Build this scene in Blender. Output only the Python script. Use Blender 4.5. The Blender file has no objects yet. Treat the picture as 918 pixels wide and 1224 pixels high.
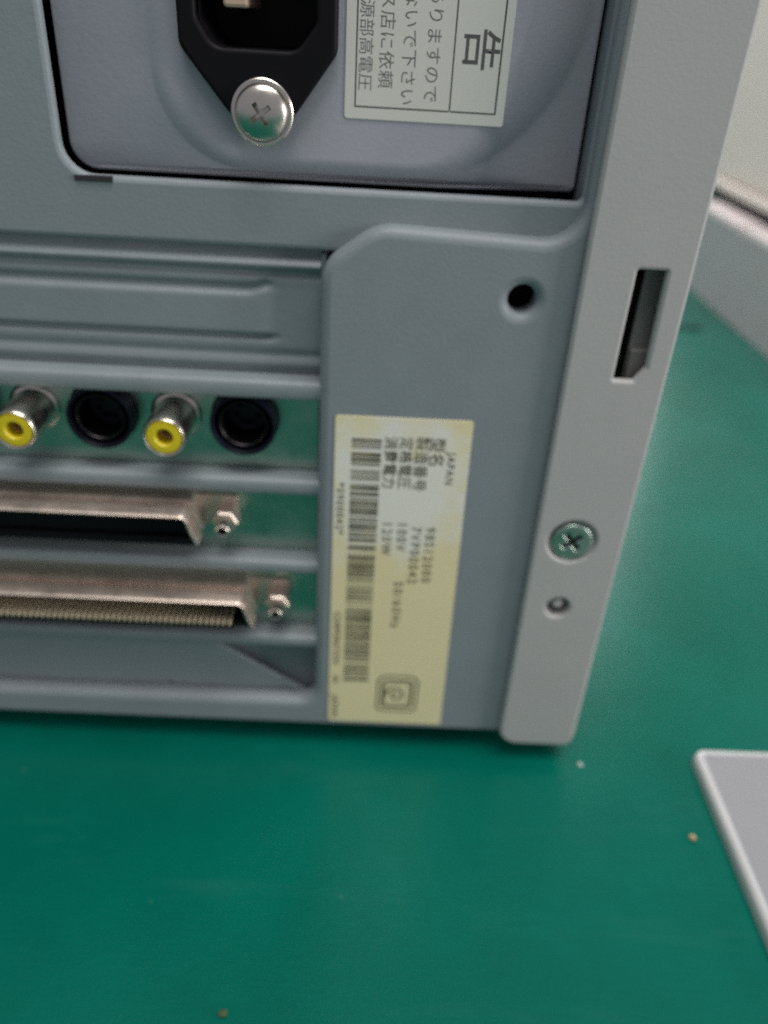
import bpy, bmesh, math, random
from mathutils import Vector, Matrix
from mathutils.geometry import tessellate_polygon
random.seed(7)
R = math.radians
S = 0.001                                    # everything below is written in millimetres
sc = bpy.context.scene
col = sc.collection

# ------------------------------------------------------------------ camera
cam_d = bpy.data.cameras.new('camera'); cam = bpy.data.objects.new('camera', cam_d); col.objects.link(cam)
sc.camera = cam
yaw, pitch, roll = R(-1.5), R(31.55), R(3.51)
fw = Vector((-math.sin(yaw) * math.cos(pitch), math.cos(yaw) * math.cos(pitch), -math.sin(pitch)))
rt = Vector((math.cos(yaw), math.sin(yaw), 0)); up = rt.cross(fw)
r_ = rt * math.cos(roll) + up * math.sin(roll); u_ = up * math.cos(roll) - rt * math.sin(roll)
M = Matrix((r_, u_, -fw)).transposed().to_4x4(); M.translation = Vector((0, -140, 151.48)) * S
cam.matrix_world = M
cam_d.sensor_fit = 'HORIZONTAL'; cam_d.sensor_width = 36; cam_d.lens = 950 / 918 * 36
cam_d.clip_start = 0.005; cam_d.clip_end = 30
cam_d.dof.use_dof = True; cam_d.dof.focus_distance = 0.113; cam_d.dof.aperture_fstop = 16   # phone too close to focus

# ------------------------------------------------------------------ light
w = bpy.data.worlds.new('World'); sc.world = w; w.use_nodes = True
bgn = w.node_tree.nodes['Background']; bgn.inputs[0].default_value = (0.88, 0.91, 1.0, 1); bgn.inputs[1].default_value = 0.30
def area(name, loc, target, size, power, color):
    d = bpy.data.lights.new(name, 'AREA'); d.shape = 'RECTANGLE'; d.size, d.size_y = size; d.energy = power; d.color = color
    o = bpy.data.objects.new(name, d); col.objects.link(o); o.location = Vector(loc)
    o.rotation_euler = (Vector(target) - Vector(loc)).to_track_quat('-Z', 'Y').to_euler()
    return o
area('ceiling_light', (0.25, -0.29, 1.5), (0.05, 0.0, 0.05), (1.3, 0.6), 19.0, (1.0, 0.97, 0.93))
area('lamp_right', (1.25, -0.40, 0.30), (0.0, 0.0, 0.05), (0.4, 0.4), 7.5, (1.0, 0.96, 0.93))
area('window_light', (0.05, 1.17, 0.56), (0.05, 0.0, 0.30), (1.9, 0.72), 22.0, (0.95, 0.99, 1.0))
vs = sc.view_settings; vs.view_transform = 'Standard'; vs.look = 'None'; vs.gamma = 1; vs.exposure = 0; vs.use_curve_mapping = False
sc.cycles.use_denoising = False

# ------------------------------------------------------------------ materials
def mat(name, color, rough=0.5, metal=0.0, spec=0.5, mottle=0.08, mscale=60, bump=0.0, bscale=900, rvar=0.0, coat=0.0):
    m = bpy.data.materials.new(name); m.use_nodes = True; nt = m.node_tree; N = nt.nodes; L = nt.links
    b = N['Principled BSDF']; b.inputs['Roughness'].default_value = rough; b.inputs['Metallic'].default_value = metal
    b.inputs['Specular IOR Level'].default_value = spec; b.inputs['Coat Weight'].default_value = coat
    tc = N.new('ShaderNodeTexCoord')
    n = N.new('ShaderNodeTexNoise'); n.inputs['Scale'].default_value = mscale; n.inputs['Detail'].default_value = 6; n.inputs['Roughness'].default_value = .65
    L.new(tc.outputs['Object'], n.inputs['Vector'])
    mx = N.new('ShaderNodeMix'); mx.data_type = 'RGBA'
    mx.inputs[6].default_value = tuple(c * (1 - mottle) for c in color) + (1,)
    mx.inputs[7].default_value = tuple(min(1, c * (1 + mottle)) for c in color) + (1,)
    L.new(n.outputs['Fac'], mx.inputs[0]); L.new(mx.outputs[2], b.inputs['Base Color'])
    if rvar:
        mr = N.new('ShaderNodeMapRange'); mr.inputs[1].default_value = .3; mr.inputs[2].default_value = .7
        mr.inputs[3].default_value = rough - rvar; mr.inputs[4].default_value = rough + rvar
        L.new(n.outputs['Fac'], mr.inputs[0]); L.new(mr.outputs[0], b.inputs['Roughness'])
    if bump:
        n2 = N.new('ShaderNodeTexNoise'); n2.inputs['Scale'].default_value = bscale; n2.inputs['Detail'].default_value = 3
        L.new(tc.outputs['Object'], n2.inputs['Vector'])
        bp = N.new('ShaderNodeBump'); bp.inputs['Strength'].default_value = bump; bp.inputs['Distance'].default_value = 0.0002
        L.new(n2.outputs['Fac'], bp.inputs['Height']); L.new(bp.outputs[0], b.inputs['Normal'])
    m['n'] = 0
    return m
PANEL = mat('blue_grey_paint', (.25, .284, .303), .5, bump=.25, bscale=1400, mottle=.10, mscale=90)
PSU = mat('power_supply_paint', (.405, .408, .455), .6, spec=.25, bump=.2, bscale=1400, mottle=.08)
BEZEL = mat('putty_paint', (.445, .442, .43), .55, bump=.15, bscale=1600, mottle=.06)
COVER = mat('slot_paint', (.25, .285, .30), .42, bump=.25, bscale=1400, mottle=.12, mscale=120)
ZINC = mat('zinc_plate', (.45, .56, .49), .34, metal=1, mottle=.12, mscale=150, rvar=.08)
NICKEL = mat('nickel', (.66, .60, .54), .26, metal=1, mottle=.08, mscale=300, rvar=.06)
WARM = mat('tinned_shell', (.70, .585, .51), .36, metal=.85, mottle=.15, mscale=200, rvar=.08)
GOLD = mat('contact_gold', (.92, .78, .55), .4, metal=.4, mottle=.1)
BRASS = mat('brass', (.80, .56, .42), .4, metal=.4)
BLACK = mat('black_plastic', (.007, .006, .008), .5, spec=.15, mottle=.2)
DIN = mat('din_plastic', (.007, .007, .016), .4, spec=.25, mottle=.2)
VOID = mat('dark_interior', (.03, .03, .032), .8)  # dark colour carries the shade inside openings and recesses
YELLOW = mat('yellow_plastic', (.78, .62, .02), .35, mottle=.06)
PAPER = mat('warning_paper', (.70, .69, .63), .45, mottle=.05)
INK = mat('ink', (.10, .10, .095), .6, mottle=.3, mscale=500)
PALE = mat('pale_metal_paint', (.30, .305, .325), .42, metal=.15, bump=.35, bscale=1700, mottle=.05)
EDGE = mat('lit_edge', (.62, .62, .62), .35, metal=.2, mottle=.08)  # light caught by the panel's edge, put into a paler colour
BOXG = mat('box_grey', (.43, .415, .425), .5, mottle=.06)
BEIGE = mat('beige_casing', (.80, .71, .65), .5, mottle=.05)
PINK = mat('lit_rim', (.92, .80, .80), .35, mottle=.06)  # highlight along the grey box's rim, painted in as pink
RUBBER = mat('rubber', (.02, .02, .02), .8)
CRUMB = mat('crumb', (.5, .36, .2), .8)
LATCH = mat('latch_steel', (.26, .25, .24), .55, metal=.3, mottle=.25, mscale=400, bump=.5, bscale=500)

def label_material():
    m = bpy.data.materials.new('aged_cream_label'); m.use_nodes = True; nt = m.node_tree; N = nt.nodes; L = nt.links
    b = N['Principled BSDF']; b.inputs['Roughness'].default_value = .38
    tc = N.new('ShaderNodeTexCoord')
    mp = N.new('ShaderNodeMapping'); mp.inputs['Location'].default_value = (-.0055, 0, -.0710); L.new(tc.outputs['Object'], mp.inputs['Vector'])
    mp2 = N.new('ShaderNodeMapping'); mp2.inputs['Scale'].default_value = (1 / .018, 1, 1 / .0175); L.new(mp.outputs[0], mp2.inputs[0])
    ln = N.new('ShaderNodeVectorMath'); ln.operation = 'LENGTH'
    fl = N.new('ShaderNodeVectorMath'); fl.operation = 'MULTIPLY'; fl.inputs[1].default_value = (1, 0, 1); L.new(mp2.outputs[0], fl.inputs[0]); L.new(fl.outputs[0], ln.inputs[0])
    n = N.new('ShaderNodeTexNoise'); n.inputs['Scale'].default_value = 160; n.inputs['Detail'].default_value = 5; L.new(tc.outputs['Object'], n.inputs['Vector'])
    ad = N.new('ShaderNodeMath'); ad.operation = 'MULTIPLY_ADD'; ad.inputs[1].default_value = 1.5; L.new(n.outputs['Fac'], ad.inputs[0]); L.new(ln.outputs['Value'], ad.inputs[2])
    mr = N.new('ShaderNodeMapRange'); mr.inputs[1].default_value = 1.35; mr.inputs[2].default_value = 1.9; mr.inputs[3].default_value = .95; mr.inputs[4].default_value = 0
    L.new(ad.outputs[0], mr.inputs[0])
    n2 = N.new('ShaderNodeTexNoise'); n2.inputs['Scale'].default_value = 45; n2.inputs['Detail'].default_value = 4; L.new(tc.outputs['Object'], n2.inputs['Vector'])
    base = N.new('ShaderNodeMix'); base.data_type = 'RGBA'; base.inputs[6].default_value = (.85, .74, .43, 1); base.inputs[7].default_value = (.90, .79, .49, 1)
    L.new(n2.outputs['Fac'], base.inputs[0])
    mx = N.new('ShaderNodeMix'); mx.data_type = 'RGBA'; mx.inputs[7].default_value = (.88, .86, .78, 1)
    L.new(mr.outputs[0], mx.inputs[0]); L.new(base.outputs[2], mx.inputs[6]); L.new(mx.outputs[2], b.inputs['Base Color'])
    return m
LABEL = label_material()
def ink_material(name, ink, worn, scale, lo, hi):
    m = bpy.data.materials.new(name); m.use_nodes = True; nt = m.node_tree; N = nt.nodes; L = nt.links
    b = N['Principled BSDF']; b.inputs['Roughness'].default_value = .5
    tc = N.new('ShaderNodeTexCoord'); n = N.new('ShaderNodeTexNoise'); n.inputs['Scale'].default_value = scale; n.inputs['Detail'].default_value = 5
    L.new(tc.outputs['Object'], n.inputs['Vector'])
    mr = N.new('ShaderNodeMapRange'); mr.inputs[1].default_value = lo; mr.inputs[2].default_value = hi; L.new(n.outputs['Fac'], mr.inputs[0])
    mx = N.new('ShaderNodeMix'); mx.data_type = 'RGBA'; mx.inputs[6].default_value = ink + (1,); mx.inputs[7].default_value = worn + (1,)
    L.new(mr.outputs[0], mx.inputs[0]); L.new(mx.outputs[2], b.inputs['Base Color'])
    return m
FADED = ink_material('faded_print', (.06, .05, .03), (.34, .30, .19), 260, .42, .8)
BARS = ink_material('faded_bars', (.07, .06, .04), (.30, .26, .17), 200, .35, .75)

def mat_material():
    m = bpy.data.materials.new('green_vinyl'); m.use_nodes = True; nt = m.node_tree; N = nt.nodes; L = nt.links
    b = N['Principled BSDF']; b.inputs['Specular IOR Level'].default_value = .20
    tc = N.new('ShaderNodeTexCoord')
    n = N.new('ShaderNodeTexNoise'); n.inputs['Scale'].default_value = 14; n.inputs['Detail'].default_value = 8; n.inputs['Roughness'].default_value = .6; L.new(tc.outputs['Object'], n.inputs['Vector'])
    c = N.new('ShaderNodeValToRGB'); e = c.color_ramp.elements; e[0].position = .3; e[0].color = (.0004, .102, .071, 1); e[1].position = .7; e[1].color = (.0006, .140, .102, 1)
    L.new(n.outputs['Fac'], c.inputs[0])
    st = N.new('ShaderNodeMapping'); st.inputs['Scale'].default_value = (120, 1300, 1); L.new(tc.outputs['Object'], st.inputs[0])
    n3 = N.new('ShaderNodeTexNoise'); n3.inputs['Scale'].default_value = 1; n3.inputs['Detail'].default_value = 4; L.new(st.outputs[0], n3.inputs['Vector'])
    mx = N.new('ShaderNodeMix'); mx.data_type = 'RGBA'; mx.blend_type = 'MULTIPLY'; mx.inputs[0].default_value = .16
    cr = N.new('ShaderNodeValToRGB'); cr.color_ramp.elements[0].position = .3; cr.color_ramp.elements[0].color = (.55, .6, .6, 1); cr.color_ramp.elements[1].position = .65
    L.new(n3.outputs['Fac'], cr.inputs[0]); L.new(c.outputs[0], mx.inputs[6]); L.new(cr.outputs[0], mx.inputs[7])
    sc1 = N.new('ShaderNodeMapping'); sc1.inputs['Scale'].default_value = (9, 60, 1); sc1.inputs['Rotation'].default_value = (0, 0, .5); L.new(tc.outputs['Object'], sc1.inputs[0])
    ns = N.new('ShaderNodeTexNoise'); ns.inputs['Scale'].default_value = 1.2; ns.inputs['Detail'].default_value = 8; ns.inputs['Roughness'].default_value = .7; L.new(sc1.outputs[0], ns.inputs['Vector'])
    ms = N.new('ShaderNodeMapRange'); ms.inputs[1].default_value = .56; ms.inputs[2].default_value = .80; ms.inputs[4].default_value = .10; L.new(ns.outputs['Fac'], ms.inputs[0])
    m2 = N.new('ShaderNodeMix'); m2.data_type = 'RGBA'; m2.inputs[7].default_value = (.10, .26, .24, 1); L.new(ms.outputs[0], m2.inputs[0]); L.new(mx.outputs[2], m2.inputs[6])
    vo = N.new('ShaderNodeTexVoronoi'); vo.inputs['Scale'].default_value = 130; vo.inputs['Randomness'].default_value = 1; L.new(tc.outputs['Object'], vo.inputs['Vector'])
    v1 = N.new('ShaderNodeMapRange'); v1.inputs[1].default_value = .07; v1.inputs[2].default_value = .04; L.new(vo.outputs['Distance'], v1.inputs[0])
    vc = N.new('ShaderNodeSeparateColor'); L.new(vo.outputs['Color'], vc.inputs[0])
    v2 = N.new('ShaderNodeMath'); v2.operation = 'GREATER_THAN'; v2.inputs[1].default_value = .72; L.new(vc.outputs[0], v2.inputs[0])
    v3 = N.new('ShaderNodeMath'); v3.operation = 'MULTIPLY'; L.new(v1.outputs[0], v3.inputs[0]); L.new(v2.outputs[0], v3.inputs[1])
    v4 = N.new('ShaderNodeMath'); v4.operation = 'MULTIPLY'; v4.inputs[1].default_value = .08; L.new(v3.outputs[0], v4.inputs[0])
    m3 = N.new('ShaderNodeMix'); m3.data_type = 'RGBA'; m3.inputs[7].default_value = (.35, .42, .38, 1); L.new(v4.outputs[0], m3.inputs[0]); L.new(m2.outputs[2], m3.inputs[6])
    L.new(m3.outputs[2], b.inputs['Base Color'])
    n4 = N.new('ShaderNodeTexNoise'); n4.inputs['Scale'].default_value = 25; n4.inputs['Detail'].default_value = 6; L.new(tc.outputs['Object'], n4.inputs['Vector'])
    mr = N.new('ShaderNodeMapRange'); mr.inputs[3].default_value = .16; mr.inputs[4].default_value = .27; L.new(n4.outputs['Fac'], mr.inputs[0]); L.new(mr.outputs[0], b.inputs['Roughness'])
    n2 = N.new('ShaderNodeTexNoise'); n2.inputs['Scale'].default_value = 1100; n2.inputs['Detail'].default_value = 3; L.new(tc.outputs['Object'], n2.inputs['Vector'])
    bp = N.new('ShaderNodeBump'); bp.inputs['Strength'].default_value = .35; bp.inputs['Distance'].default_value = .0002; L.new(n2.outputs['Fac'], bp.inputs['Height']); L.new(bp.outputs[0], b.inputs['Normal'])
    return m
GREEN = mat_material()

# ------------------------------------------------------------------ mesh helpers
def arc_pts(cx, cz, r, a0, a1, n):
    return [(cx + r * math.cos(R(a0 + (a1 - a0) * k / n)), cz + r * math.sin(R(a0 + (a1 - a0) * k / n))) for k in range(n + 1)]
def circle(cx, cz, r, n=40): return [(cx + r * math.cos(2 * math.pi * k / n), cz + r * math.sin(2 * math.pi * k / n)) for k in range(n)]
def rpoly(pts, n=7):
    """polygon of (x, z, radius): every corner rounded"""
    out = []; K = len(pts)
    for i in range(K):
        x, z = pts[i][:2]; r = pts[i][2] if len(pts[i]) > 2 else 0
        if r <= 0: out.append((x, z)); continue
        p = Vector((x, z)); a = (Vector(pts[i - 1][:2]) - p); b = (Vector(pts[(i + 1) % K][:2]) - p)
        la, lb = a.length, b.length; a.normalize(); b.normalize()
        ang = a.angle(b); t = min(r / math.tan(ang / 2), la * .49, lb * .49); rr = t * math.tan(ang / 2)
        c = p + (a + b).normalized() * (rr / math.sin(ang / 2))
        s = p + a * t - c; e = p + b * t - c
        a0 = math.atan2(s.y, s.x); a1 = math.atan2(e.y, e.x); d = (a1 - a0 + math.pi) % (2 * math.pi) - math.pi
        for k in range(n + 1):
            out.append((c.x + rr * math.cos(a0 + d * k / n), c.y + rr * math.sin(a0 + d * k / n)))
    return out
def rrect(x0, z0, x1, z1, r): return rpoly([(x0, z0, r), (x1, z0, r), (x1, z1, r), (x0, z1, r)])
def signed(l): return sum(l[i - 1][0] * l[i][1] - l[i][0] * l[i - 1][1] for i in range(len(l))) / 2
def clean(l):
    o = []
    for p in l:
        if not o or (Vector(p) - Vector(o[-1])).length > 1e-4: o.append(p)
    if (Vector(o[0]) - Vector(o[-1])).length < 1e-4: o.pop()
    return o
def inset(loop, d):
    n = len(loop); out = []
    for i in range(n):
        p0, p, p1 = Vector(loop[i - 1]), Vector(loop[i]), Vector(loop[(i + 1) % n])
        e0 = (p - p0).normalized(); e1 = (p1 - p).normalized()
        n0 = Vector((-e0.y, e0.x)); n1 = Vector((-e1.y, e1.x)); m = n0 + n1
        if m.length < 1e-6: m = n0
        m.normalize(); k = max(.35, m.dot(n0))
        out.append(tuple(p + m * (d / k)))
    return out
class MB:
    def __init__(s): s.bm = bmesh.new()
    def quadring(s, A, B):
        n = len(A)
        for i in range(n):
            try: s.bm.faces.new((A[i], A[(i + 1) % n], B[(i + 1) % n], B[i])).smooth = True
            except ValueError: pass
    def ring(s, loop, y): return [s.bm.verts.new((x, y, z)) for x, z in loop]
    def cap(s, rings, flip=False, flat=True):
        allv = [v for r in rings for v in r]
        for t in tessellate_polygon([[Vector((v.co.x, v.co.z, 0)) for v in r] for r in rings]):
            try: s.bm.faces.new([allv[i] for i in (t if not flip else t[::-1])]).smooth = not flat
            except ValueError: pass
    def plate(s, outer, holes=(), y=0, t=1, bev=.3, seg=3, back=True):
        """sheet facing -Y with its front at y, rounded front edges, any holes"""
        loops = []
        for k, l in enumerate([outer] + list(holes)):
            l = clean(l); a = signed(l)
            if (a < 0) == (k == 0): l = l[::-1]
            loops.append(l)
        fronts, backs = [], []
        for l in loops:
            prev = None
            for k in range(seg + 1):
                a = math.pi / 2 * k / seg
                rg = s.ring(inset(l, bev * (1 - math.sin(a))) if k < seg else l, y + bev * (1 - math.cos(a)))
                if k == 0: fronts.append(rg)
                else: s.quadring(prev, rg)
                prev = rg
            bk = s.ring(l, y + t); s.quadring(prev, bk); backs.append(bk)
        s.cap(fronts)
        if back: s.cap(backs, True)
        return s
    def lathe(s, cx, cz, prof, n=36):
        """profile of (radius, y) turned round the Y axis"""
        prev = None
        for r, y in prof:
            rg = s.ring(circle(cx, cz, max(r, .001), n), y)
            if prev: s.quadring(prev, rg)
            prev = rg
        return s
    def box(s, x0, x1, y0, y1, z0, z1, bev=.2):
        g = bmesh.ops.create_cube(s.bm, size=1)['verts']
        for v in g:
            v.co = ((x0 + x1) / 2 + v.co.x * (x1 - x0), (y0 + y1) / 2 + v.co.y * (y1 - y0), (z0 + z1) / 2 + v.co.z * (z1 - z0))
        if bev:
            ed = list({e for v in g for e in v.link_edges})
            bmesh.ops.bevel(s.bm, geom=ed, offset=bev, segments=2, affect='EDGES', profile=.5)
        return s
    def profile_x(s, prof, x0, x1):
        """closed (y, z) profile pulled along X"""
        A = [s.bm.verts.new((x0, y, z)) for y, z in prof]; B = [s.bm.verts.new((x1, y, z)) for y, z in prof]
        s.quadring(A, B); s.bm.faces.new(A); s.bm.faces.new(B[::-1]); return s
    def build(s, name, m, parent=None, label=None, kind=None, angle=35, at=None):
        bmesh.ops.recalc_face_normals(s.bm, faces=s.bm.faces[:])
        me = bpy.data.meshes.new(name); s.bm.to_mesh(me); s.bm.free()
        return link(name, me, m, parent, label, kind, angle, at)
def link(name, me, m, parent=None, label=None, kind=None, angle=35, at=None, scale=True, smooth=False):
    if smooth: me.shade_smooth()
    if scale: me.transform(Matrix.Scale(S, 4))
    me.materials.clear(); me.materials.append(m)
    if len(me.polygons):
        fl = [False] * len(me.polygons); me.polygons.foreach_get('use_smooth', fl)
        if angle: me.set_sharp_from_angle(angle=R(angle))
        me.polygons.foreach_set('use_smooth', fl)
    o = bpy.data.objects.new(name, me); col.objects.link(o)
    if at: o.location = Vector(at) * S
    if parent:
        o.parent = parent
        if parent.parent is None: o.matrix_parent_inverse = Matrix.Translation(-parent.location)
    if label: o['label'] = label
    if kind: o['kind'] = kind
    return o
def thing(name, label, cat, loc, group=None):
    o = bpy.data.objects.new(name, None); col.objects.link(o); o.location = Vector(loc) * S; o['label'] = label; o['category'] = cat
    o.empty_display_size = .01
    if group: o['group'] = group
    return o
def baked(o):
    dg = bpy.context.evaluated_depsgraph_get(); dg.update()
    me = bpy.data.meshes.new_from_object(o.evaluated_get(dg)); return me
def text_mesh(items, y, bold=0.0):
    """items of (string, x, z, height, spacing): print running downwards, letter tops towards +X; one mesh"""
    bm = bmesh.new()
    for txt, x, z, h, sp in items:
        cu = bpy.data.curves.new('print', 'FONT'); cu.body = txt; cu.size = h * 1.32; cu.space_character = sp; cu.resolution_u = 3; cu.offset = bold
        o = bpy.data.objects.new('print', cu); col.objects.link(o)
        me = baked(o); bpy.data.objects.remove(o); bpy.data.curves.remove(cu)
        me.transform(Matrix(((0, 1, 0, x), (0, 0, -1, y), (-1, 0, 0, z), (0, 0, 0, 1))))
        bm.from_mesh(me); bpy.data.meshes.remove(me)
    me = bpy.data.meshes.new('print'); bm.to_mesh(me); bm.free(); return me

# ------------------------------------------------------------------ setting
g = MB()
g.box(-1500, 1500, -700, 1180, -34, -4.5, 0)
g.build('desk_mat', GREEN, kind='structure')['label'] = 'green vinyl mat covering the desk'
g = MB(); g.box(-2500, 2500, 1200, 1300, -800, 1900, 0)
g.build('back_wall', BEIGE, kind='structure')['label'] = 'plain beige wall behind the desk'

# ------------------------------------------------------------------ the computer
pc = thing('desktop_computer', 'rear of a blue-grey desktop computer standing on the green mat', 'computer', (-70, 170, 0))
XL, XR, ZT = -200, 54.2, 215
# raised lower panel: bottom lip + the field that carries the rating label + thin strip beside the side cover
out = rpoly([(XL, 2.5, 0), (37.5, 2.5, 0), (37.5, ZT, 0), (34.6, ZT, 0), (34.6, 121.0, 6.5), (-0.5, 122.2, 9), (-9.9, 115.2, 7), (-10.3, 10.7, 4.2), (-125, 10.7, 3), (-125, 117, 3), (XL, 117, 0)])
MB().plate(out, [circle(26, 110.8, 2.5)], 0, 3.4, 1.9, 6).build('back_panel', PANEL, pc)
out = [(XL, 116.6), (-8, 116.6), (-8, 104), (37.4, 104), (37.4, ZT), (XL, ZT)]
MB().plate(out, [rpoly([(-53.5, 127.2, 5), (34.3, 127.2, 1), (34.3, 210, 2), (-53.3, 210, 2)]), circle(26, 110.8, 2.6)], 3.42, 1.3, 1.0).build('upper_panel', PANEL, pc)
sh = MB()
sh.box(XL, XL + 1, 2, 370, 3, ZT, .3); sh.box(XL + 1, XR - 2, 2, 370, 3, 4, .3); sh.box(XL + 1, XR - 2, 2, 370, ZT - 1, ZT, .3); sh.box(XL + 1, XR - 2, 369, 370, 4, ZT - 1, .3)
sh.build('case_shell', PANEL, pc)
MB().box(-128, 37, 38, 40, 5, 212, 0).build('inner_bulkhead', VOID, pc)
# slot bay ------------------------------------------------------
def rail(zb, zt):
    return [(1.0 + .9, zt), (1.25, zt - .22), (1.0, zt - .9), (1.0, zb + .8), (1.3, zb + .2), (2, zb), (7, zb), (7, zt)]
for zb, zt in ((88.8, 92.6), (67.7, 71.2), (47.7, 50.9), (26.6, 29.9)):
    MB().profile_x(rail(zb, zt), -124.8, -9.5).build('slot_rail', COVER, pc, angle=60)
MB().box(-10.2, -9.2, 4.5, 12, 6, 116, .1).build('slot_bay_wall', PANEL, pc)
b = MB(); 
def gauss(t, w): return math.exp(-(t / w) ** 2)
xs = sorted(set([-125, -100, -80, -60, -45, -35, -28] + [-25 + .4 * k for k in range(38)]))
grid = []
for i in range(100):
    z = 92.65 + i * (117.2 - 92.65) / 99; row = []
    for x in xs:
        e = 1 / (1 + math.exp((x + 19.8) / .55)); e2 = 1 / (1 + math.exp((x + 19.2) / .55))
        zc_ = z - .9 * math.exp(-((x + 20) / 2.2) ** 2) * (1 if z > 105 else 0)
        y = 4.7 + 1.25 * e * gauss(zc_ - 109.0, .75) + 1.1 * e2 * gauss(z - 100.0, .6) - .5 * e * max(0, min(1, (109.6 - zc_) / 1.2, (zc_ - 99.6) / 1.2))
        y += .7 * gauss(z - 112.0, .7) - .9 * gauss(z - 113.6, .8) + 1.0 * max(0, min(1, (z - 114.6) / 1.2)) + .5 * gauss(z - 96.6, .9) + 1.0 * max(0, min(1, (94.6 - z) / 1.5))
        row.append(b.bm.verts.new((x, y, z)))
    if grid:
        for k in range(len(xs) - 1): b.bm.faces.new((grid[-1][k], grid[-1][k + 1], row[k + 1], row[k])).smooth = True
    grid.append(row)
b.box(-125, -10.4, 6.9, 7.6, 92, 117.2, .1)
b.build('slot_cover', COVER, pc, angle=0)
b = MB(); b.plate(rpoly([(-125, 6.5, 0), (-10.6, 6.5, 0), (-10.6, 8.6, 3), (-37, 26.4, 6), (-125, 26.4, 0)]), [circle(-46.2, 10.6, .5, 12)], 4.2, .9, .4)  # corner cut off diagonally to shape a dark triangle of shade
b.build('slot_cover', COVER, pc)
MB().box(-60, -10.4, 7.0, 7.8, 6, 26.5, .1).build('slot_cover_backing', COVER, pc)  # plate added behind the cut corner, left in shade
for zb, zt in ((71.4, 88.7), (51.0, 67.6), (30.0, 47.6)):
    holes = []
    if zb > 70: holes = [circle(x, 82.5, 6.7) for x in (-81.5, -53.4, -25.2)] + [circle(x, 82.6, 4.9) for x in (-67.2, -39.0)]
    MB().plate(rrect(-125, zb, -10.3, zt, .3), holes, 6.0, 1.0, .25).build('card_bracket', ZINC, pc)
    MB().box(-124, -20, 12, 90, zb - .8 if zb < 70 else zb + .8, zb + .8 if zb < 70 else zb + 2.2, 0).build('expansion_card', mat('board_green', (.02, .12, .06), .5), pc)
# RCA jacks
for x in (-67.0, -38.9):
    j = MB().lathe(x, 82.6, [(4.85, 7.5), (4.85, 5.6), (4.6, 5.4), (4.15, 5.3), (4.15, -3.6), (4.0, -4.7), (3.75, -5.0), (3.5, -4.8), (3.45, 2)]).build('rca_jack', NICKEL, pc)
    MB().lathe(x, 82.6, [(3.45, 2), (3.45, -4.55), (3.2, -4.85), (1.9, -4.9), (1.65, -4.6), (1.6, 3), (.01, 3)]).build('insulator', YELLOW, j)
    MB().lathe(x, 82.6, [(1.55, 2.9), (1.5, -2.0), (1.1, -2.2), (1.0, 2.8)]).build('contact_sleeve', BRASS, j)
# mini-DIN sockets
for x in (-81.5, -53.2, -25.1):
    j = MB().lathe(x, 82.5, [(6.6, 8), (6.6, 2.4), (6.4, 2.0), (6.0, 2.0), (5.8, 2.3), (5.7, 10), (.01, 10)]).build('din_socket', DIN, pc)
    MB().lathe(x, 82.5, [(4.9, 10), (4.9, 2.9), (4.75, 2.7), (4.6, 2.7), (4.45, 2.9), (4.4, 9)]).build('shield_ring', mat('dark_tin', (.05, .045, .05), .4, metal=1), j)
    b = MB().plate(circle(x, 82.5, 4.2), [circle(x + dx, 82.5 + dz, .55, 10) for dx, dz in ((-1.7, 1.7), (1.7, 1.7), (-2.3, -.6), (2.3, -.6))] + [rrect(x - 1.4, 79.8, x + 1.4, 81.0, .3)], 8.5, 1.4, .3)
    b.build('contact_block', DIN, j)
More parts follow.
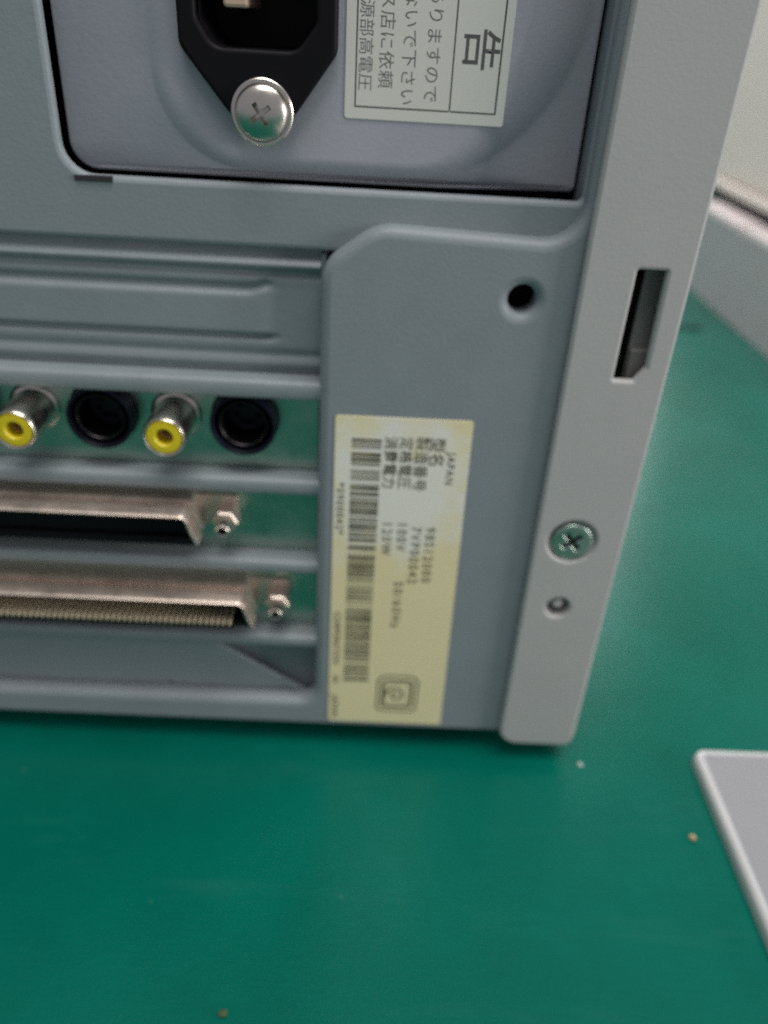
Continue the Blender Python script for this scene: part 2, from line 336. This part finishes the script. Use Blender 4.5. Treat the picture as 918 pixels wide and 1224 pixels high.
# half-pitch card connectors
def connector(xr, zc, tongue, pins):
    h = 3.6; zt = zc + h
    prof = [(-110, zt - 2 * h + 1), (-110, zt)] + arc_pts(xr - 1.6, zt - 1.6, 1.6, 90, 15, 5) + [(xr - .9 + 1.5, zc), (xr + 1.7, zc - h + .6)]
    rings = [(6.2, 0), (1.5, 0), (1.0, -1.5), (-.5, -1.5), (-1.0, .1), (-4.4, .1), (-5.0, -.25)]
    bm = bmesh.new(); prev = None
    for y, d in rings:
        row = []
        for k, (x, z) in enumerate(prof):
            top = max(0, min(1, (z - zc + 1) / 2))
            row.append(bm.verts.new((x + (d if x > -100 else 0) * .7, y, z + d * top)))
        if prev:
            for k in range(len(row) - 1): bm.faces.new((prev[k], prev[k + 1], row[k + 1], row[k]))
        prev = row
    bmesh.ops.recalc_face_normals(bm, faces=bm.faces[:])
    me = bpy.data.meshes.new('card_connector'); bm.to_mesh(me); bm.free()
    tmp = bpy.data.objects.new('t', me); col.objects.link(tmp)
    so = tmp.modifiers.new('s', 'SOLIDIFY'); so.thickness = .5; so.offset = 0
    m2 = baked(tmp); bpy.data.objects.remove(tmp)
    c = link('card_connector', m2, WARM, pc, angle=40, smooth=True)
    fl = MB(); fl.plate(rrect(-112, zc - 4.2, xr + 8.9, zc + 3.2, .8), [rrect(-109, zc - 3, xr - 1.2, zc + 3, .8)], 5.1, .85, .25).build('mounting_flange', WARM, c)
    pb = MB().box(-109, xr - 1.4, 2.6 if tongue else -.6, 14, zc - h + .3, zc + h - 1.2, .2)
    pb.box(-109, xr + .4, -1.5, 5, zc - 5.6, zc - h - .1, .2).build('plug_body', BLACK, c)
    if tongue:
        MB().box(-108.5, xr - 2.4, -4.8, 2.5, zc - 3.5, zc - 2.6, .15).build('contact_tongue', BLACK, c)
        pin = MB().box(-.25, .25, -4.9, 2.4, zc - 2.59, zc - 1.8, .12); p0 = None; x = xr - 3.4; k = 0
        while x > -96:
            if p0 is None: p0 = pin.build('contact_pin', GOLD, c, at=(x, 0, 0))
            else:
                q = p0.copy(); col.objects.link(q); q.parent = c; q.location.x = x * S
            x -= 1.27
    jx, jz = xr + 6.4, zc - 1.2
    js = MB().lathe(jx, jz, [(2.7, 5.1), (2.7, 1.4), (2.45, 1.1), (1.6, 1.1), (1.4, 1.5), (1.3, 5)], 6).build('jack_screw', WARM, c, angle=20)
    MB().lathe(jx, jz, [(1.55, 1.4), (1.45, -2.0), (1.15, -2.3), (.9, -2.2), (.8, 1)], 20).build('threaded_post', NICKEL, c)
connector(-36.0, 61.4, False, 0)
connector(-25.4, 40.0, True, 60)
# power supply --------------------------------------------------
dish = rpoly(n=12, pts=[(-38.2, 128.9, 15), (33.3, 128.9, 29), (33.3, 205, 4), (-38.2, 205, 8)])
FL = clean(rpoly([(-19.7, 131.0, 7.2), (-7.9, 147, 3), (-7.9, 169.5, 3), (-19.7, 185.5, 7.2), (-32.6, 169.5, 3), (-32.6, 147, 3)]))
if signed(FL) < 0: FL = FL[::-1]
pm = MB(); bm = pm.bm
outl = clean(rpoly([(-52.8, 127.75, 4.4), (4, 127.75), (10, 127.75), (16, 127.75), (21, 127.75), (26, 127.75), (30, 127.75), (33.9, 127.75, 1), (33.9, 209, 2), (-52.8, 209, 2)]))
if signed(outl) < 0: outl = outl[::-1]
A0 = pm.ring(outl, 7.4); A1 = pm.ring(outl, 6.4); A2 = pm.ring(inset(outl, .4), 6.1); pm.quadring(A0, A1); pm.quadring(A1, A2)
dish = clean(dish)
if signed(dish) < 0: dish = dish[::-1]
prev = None; first = None
def sm(t): t = max(0, min(1, t)); return t * t * (3 - 2 * t)
def inner(p):
    x, z = p
    return (x + 3.2 * sm((-18 - x) / 20) - 11 * sm((x - 3) / 30), z + 2.6 * sm((152 - z) / 23) - 2 * sm((z - 190) / 15))
for k in range(9):
    t = k / 8
    rg = pm.ring([tuple(Vector(p).lerp(Vector(inner(p)), t)) for p in dish], 6.1 - 1.0 * math.sin(t * math.pi / 2))
    if prev: pm.quadring(prev, rg)
    else: first = rg
    prev = rg
    if 0 < k < 8:
        for v in rg: v.co.y += 3.6 * (1 - t) * sm((v.co.x - 8) / 26)
def shade_bend(ring):  # right end bent inward so the plate darkens there
    for v in ring: v.co.y += 3.6 * sm((v.co.x - 8) / 26)
for q in (A0, A1, A2, first): shade_bend(q)
pm.cap([A2, first[::-1]], flat=False)
inhole = pm.ring(clean(inset(FL, 1.2))[::-1], 5.1); pm.cap([prev, inhole])
pm.build('power_supply', PSU, pc, angle=50)
MB().box(34.6, 36, 4.5, 12, 122, 212, .1).build('shade_wall', PANEL, pc)  # wall added to shade the right end of the power supply
MB().box(-51.8, -45.4, 3.1, 5, 126.2, 127.1, .1).build('dark_slot_block', VOID, pc)  # solid block; the shade of an open slot is its dark colour
YF = 5.1
hole = rpoly([(-27.2, 147.0, 3.2), (-14.2, 147.0, 3.2), (-11.2, 150.8, 2), (-11.2, 169, 2), (-29.6, 169, 2), (-29.6, 150.8, 2)])
inl = MB().plate(FL, [hole], 2.6, YF - 2.6, .7, 4).build('power_inlet', BLACK, pc)
so = MB(); A = so.ring(clean(hole), 4.0); B = so.ring(clean(hole), 20); so.quadring(A, B); so.cap([B]); so.build('socket_well', BLACK, inl)
for x, z in ((-23.9, 153.4), (-23.9, 163.6), (-15.8, 158.5)):
    MB().box(x - 2.0, x + 2.0, 5.6, 20.1, z - 1.1, z + 1.1, .5).build('inlet_pin', BRASS, inl)
def cross(cx, cz, a, L, wd):
    pts = []
    for k in range(4):
        t = R(a + 90 * k); d = Vector((math.cos(t), math.sin(t))); n = Vector((-d.y, d.x))
        pts += [d * L - n * wd / 2, d * L + n * wd / 2, (d + n) * wd / 2]
    return [(cx + p.x, cz + p.y) for p in pts]
def dome_screw(cx, cz, r, y0, hgt, ang, name, m, parent):
    s = MB(); s.lathe(cx, cz, [(.01, y0 + .4), (r * .8, y0 + .4), (r, y0), (r, y0 - hgt * .25)] + [(r * math.cos(R(a)), y0 - hgt * (.25 + .75 * math.sin(R(a)))) for a in (15, 30, 45, 60, 72, 82)] + [(.01, y0 - hgt)], 40)
    bmesh.ops.remove_doubles(s.bm, verts=s.bm.verts, dist=.02)
    bmesh.ops.recalc_face_normals(s.bm, faces=s.bm.faces[:])
    me = bpy.data.meshes.new('t'); s.bm.to_mesh(me); s.bm.free(); o = bpy.data.objects.new('t', me); col.objects.link(o)
    c = MB(); lp = cross(cx, cz, ang, r * .58, r * .24); F = c.ring(lp, y0 - hgt - 2); Bk = c.ring([(cx + (x - cx) * .5, cz + (z - cz) * .5) for x, z in lp], y0 - hgt * .15); c.quadring(F, Bk); c.cap([F]); c.cap([Bk], True)
    bmesh.ops.recalc_face_normals(c.bm, faces=c.bm.faces[:])
    mc = bpy.data.meshes.new('t2'); c.bm.to_mesh(mc); c.bm.free(); oc = bpy.data.objects.new('t2', mc); col.objects.link(oc)
    md = o.modifiers.new('b', 'BOOLEAN'); md.object = oc; md.operation = 'DIFFERENCE'; md.solver = 'EXACT'
    m2 = baked(o); bpy.data.objects.remove(o); bpy.data.objects.remove(oc)
    return link(name, m2, m, parent, angle=40, smooth=True)
dome_screw(-19.75, 138.2, 4.35, 2.3, 2.3, 35, 'inlet_screw', NICKEL, inl)
MB().lathe(-19.75, 138.2, [(5.0, 2.7), (5.0, 2.4), (4.8, 2.25), (2, 2.25)]).build('washer', NICKEL, inl)
# warning label on the power supply
SMALL = mat('grey_ink', (.17, .17, .165), .6, mottle=.5, mscale=400)
wl = MB().plate(rrect(-6.7, 137.9, 19.4, 203, .5), [], YF - .16, .15, .03, 1).build('warning_label', PAPER, pc)
yt = YF - .175
fr = MB()
for x0, x1, z0, z1 in ((-5.1, -4.85, 139.6, 200), (10.3, 10.55, 139.75, 200), (17.75, 18.05, 139.6, 200), (-4.84, 10.29, 139.6, 139.85), (10.56, 17.74, 139.6, 139.85)):
    fr.plate([(x0, z0), (x1, z0), (x1, z1), (x0, z1)], [], yt, .01, 0.001, 1, False)
fr.build('printed_frame', INK, wl)
link('warning_text', text_mesh([('感電の恐れがありますので', 6.2, 173.2, 2.0, 1.05), ('カバーを外さないで下さい', 2.4, 172.6, 2.0, 1.05),
     ('修理はサービス店に依頼', -1.2, 172.2, 2.0, 1.05), ('して下さい電源部高電圧', -4.4, 169.6, 1.9, 1.0)], yt), SMALL, wl, angle=0)
link('warning_heading', text_mesh([('警', 12.4, 163.0, 4.7, 1), ('告', 12.4, 151.8, 4.7, 1)], yt, .05), INK, wl, angle=0)
# rating label
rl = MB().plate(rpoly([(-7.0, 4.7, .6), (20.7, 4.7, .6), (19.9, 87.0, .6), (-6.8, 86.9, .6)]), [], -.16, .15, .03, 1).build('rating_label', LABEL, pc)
yt = -.175
bars = MB(); z = 82.2
while z > 18.6:
    h = random.choice((.3, .3, .6, .9)); gap = random.choice((.2, .2, .26, .42))
    if random.random() < .10: gap = .9
    dx = (82 - z) / 64 * -.1
    bars.plate([(-3.5 + dx, z - h), (2.4 + dx, z - h), (2.4 + dx, z), (-3.5 + dx, z)], [], yt, .01, .001, 1, False); z -= h + gap
bars.build('barcode', BARS, rl)
link('label_text', text_mesh([
    ('型名', 12.2, 83.2, 2.5, 1.05), ('98S12000', 12.7, 62.4, 2.15, 1.32),
    ('製造番号', 9.3, 83.2, 2.3, 1.05), ('7VP00042', 9.7, 62.4, 2.15, 1.32),
    ('定格電圧', 6.3, 83.0, 2.2, 1.05), ('100V', 6.7, 63.4, 2.15, 1.32), ('50/60Hz', 6.8, 48.0, 2.15, 1.38),
    ('消費電力', 3.2, 83.0, 2.2, 1.05), ('120W', 3.6, 63.4, 2.15, 1.32),
    ('JAPAN', 15.6, 80.0, 1.7, 1.2), ('*0900042*', -6.2, 72.0, 1.7, 1.3),
    ('CORPORATION', -6.1, 38.8, 1.6, 1.05), ('IN', -6.1, 19.6, 1.6, 1.1), ('JAPAN', -6.2, 13.4, 1.7, 1.2)], yt, .045), FADED, rl, angle=0)
mk = MB()
def band(o, w_, y=yt):
    l = clean(o); l = l if signed(l) > 0 else l[::-1]; mk.plate(l, [inset(l, w_)], y, .01, .001, 1, False)
cx, cz = 9.4, 14.6
band(rpoly([(cx - 4.9, cz - 6.0, 1.4), (cx + 4.9, cz - 6.0, 1.6), (cx + 5.1, cz + 5.9, 2.4), (cx - 4.9, cz + 5.9, 2.4)]), .45)
band(rpoly([(cx - 3.8, cz - 4.6, .8), (cx + 3.7, cz - 4.6, .8), (cx + 3.9, cz + 4.4, 1.4), (cx - 3.7, cz + 4.4, 1.4)]), .62)
band(rpoly([(cx - 3.0, cz - 3.7, .8), (cx + 2.6, cz - 3.7, .4), (cx + 2.7, cz + 3.5, .8), (cx - 2.9, cz + 3.5, 2.4)]), .16)
sw = []
for k in range(34):
    a = R(20 + k * 16); r = .3 + k * .062; sw.append((cx - .3 + r * math.cos(a), cz - .4 + r * math.sin(a) * 1.1, a))
L_ = [(x + .27 * math.cos(a), z + .27 * math.sin(a)) for x, z, a in sw]; Rr = [(x - .27 * math.cos(a), z - .27 * math.sin(a)) for x, z, a in sw]
va = [mk.bm.verts.new((x, yt, z)) for x, z in L_]; vb = [mk.bm.verts.new((x, yt, z)) for x, z in Rr]
for k in range(len(va) - 1): mk.bm.faces.new((va[k], va[k + 1], vb[k + 1], vb[k]))
mk.build('approval_mark', ink_material('dark_print', (.045, .04, .025), (.16, .14, .09), 260, .4, .8), rl)
# side cover ----------------------------------------------------
sd = MB()
fo = rpoly([(35.2, 1.2, 4.6), (53.4, 1.2, 2.2), (54.3, 112, 0), (54.3, ZT, 1), (35.4, ZT, 1)])
cut = rpoly([(44.4, 97.6, .4), (48.2, 97.6, .4), (49.9, 100.2, .4), (49.7, 117.8, .4), (44.6, 117.8, .4)])
sd.plate(fo, [cut, circle(43.1, 61.6, 5.0), circle(43.0, 44.2, 2.5)], -2.1, 1.4, .7, 4)
sd.box(52.9, 54.2, -.71, 370, 3, ZT, .3)
side = sd.build('side_cover', BEZEL, pc)
dm = MB().lathe(43.1, 61.6, [(5.05, -1.4), (5.0, -1.25), (4.3, -.75), (2, -.7)], 40).build('screw_dimple', BEZEL, side)
hd = MB().plate(circle(43.2, 61.4, 4.25), [cross(43.2, 61.4, 38, 2.3, .95)], -1.95, 1.0, .45, 4); sc_ = hd.build('cover_screw', ZINC, side)
MB().plate(circle(43.2, 61.4, 3.6), [], -1.12, .3, .05, 1).build('screw_recess', VOID, side)
MB().lathe(43.0, 44.2, [(2.6, -1.7), (2.2, -.9), (1.9, .6), (.01, .6)]).build('hole_lining', LATCH, side)
MB().lathe(43.0, 44.9, [(1.2, .6), (1.2, -1.2), (.9, -1.5), (.01, -1.55)], 20).build('stud_tip', BEZEL, side)
lt = MB(); lt.box(47.4, 52.5, 2.6, 3.6, 94, 121, .6); lt.box(47.6, 52, 1.6, 2.8, 94, 102.5, .5)
lt.build('latch_plate', LATCH, side)
MB().box(43.2, 52, 8, 9, 92, 122, .1).build('latch_backing', VOID, side)
for x in (-180, 20):
    for y in (20, 340):
        bb = MB().box(x - 9, x + 9, y - 9, y + 9, -4.5, 3.05, .6).build('rubber_foot', RUBBER, pc)

# ------------------------------------------------------------------ things around it
pl = thing('metal_panel', 'pale grey metal panel with rounded corner lying flat on the green mat', 'metal panel', (160, -100, 0))
lp = clean(rpoly([(85.4, -240, 4), (300, -240, 4), (300, 2.4, 4), (85.4, 1.2, 3.4)], 8))
if signed(lp) < 0: lp = lp[::-1]
def shell(rings, name, m, cap):
    b = MB(); prev = None
    for d, z in rings:
        rg = [b.bm.verts.new((x, y, z)) for x, y in inset(lp, d)]
        if prev: b.quadring(prev, rg)
        prev = rg
    if cap: b.bm.faces.new(prev)
    return b.build(name, m, pl, angle=60)
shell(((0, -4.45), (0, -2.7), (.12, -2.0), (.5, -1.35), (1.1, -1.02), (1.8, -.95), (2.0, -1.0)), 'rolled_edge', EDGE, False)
shell(((2.0, -1.02), (2.5, -1.15), (2.9, -1.2)), 'panel_sheet', PALE, True)

bx = thing('equipment_box', 'large grey equipment box standing on the mat behind the computer', 'box', (400, 420, 0))
MB().box(231, 640, 240, 478, -4.5, 49.0, .6).build('lower_body', BOXG, bx)
for y0, y1 in ((391, 477), (240, 384)): MB().box(230.4, 250, y0, y1, 49.0, 53.5, .8).build('rim_strip', PINK, bx)
cs = thing('beige_casing', 'pale beige casing resting on top of the grey box behind the computer', 'casing', (400, 420, 52))
MB().box(250.5, 620, 245, 512, 52, 61, .5).build('shade_gap_block', RUBBER, cs)  # black block stands in for the shaded gap under the casing
b = MB(); b.box(245, 630, 240, 520, 61, 67, 1.5); b.build('base_lip', BEIGE, cs)
b = MB(); b.box(249, 630, 240, 517, 67, 330, 4); b.build('casing_body', BEIGE, cs)

def crumb(x, y, r, label, m=CRUMB):
    bm = bmesh.new(); bmesh.ops.create_icosphere(bm, subdivisions=2, radius=r)
    for v in bm.verts:
        v.co *= random.uniform(.75, 1.25); v.co.z = v.co.z * .6
    zmin = min(v.co.z for v in bm.verts)
    for v in bm.verts: v.co += Vector((x, y, -zmin - 4.5))
    me = bpy.data.meshes.new('crumb'); bm.to_mesh(me); bm.free()
    o = link('crumb', me, m, smooth=True); o['label'] = label; o['category'] = 'crumb'; return o
crumb(78.4, -23.2, .75, 'tiny tan crumb on the mat beside the pale metal panel')
crumb(56.6, -3.0, .6, 'tiny pale speck on the mat by the bottom corner of the side cover', mat('pale_speck', (.5, .55, .5), .7))
crumb(-21.8, -64.4, .8, 'tiny dark crumb on the open mat in the foreground', mat('dark_speck', (.06, .09, .04), .8))
b = MB(); b.box(192, 208, 354.6, 356.4, -4.5, -3.1, .3)  # thin dark box on the mat
o = b.build('dark_strip', RUBBER); o['label'] = 'small dark strip lying on the mat behind the computer'; o['category'] = 'strip'
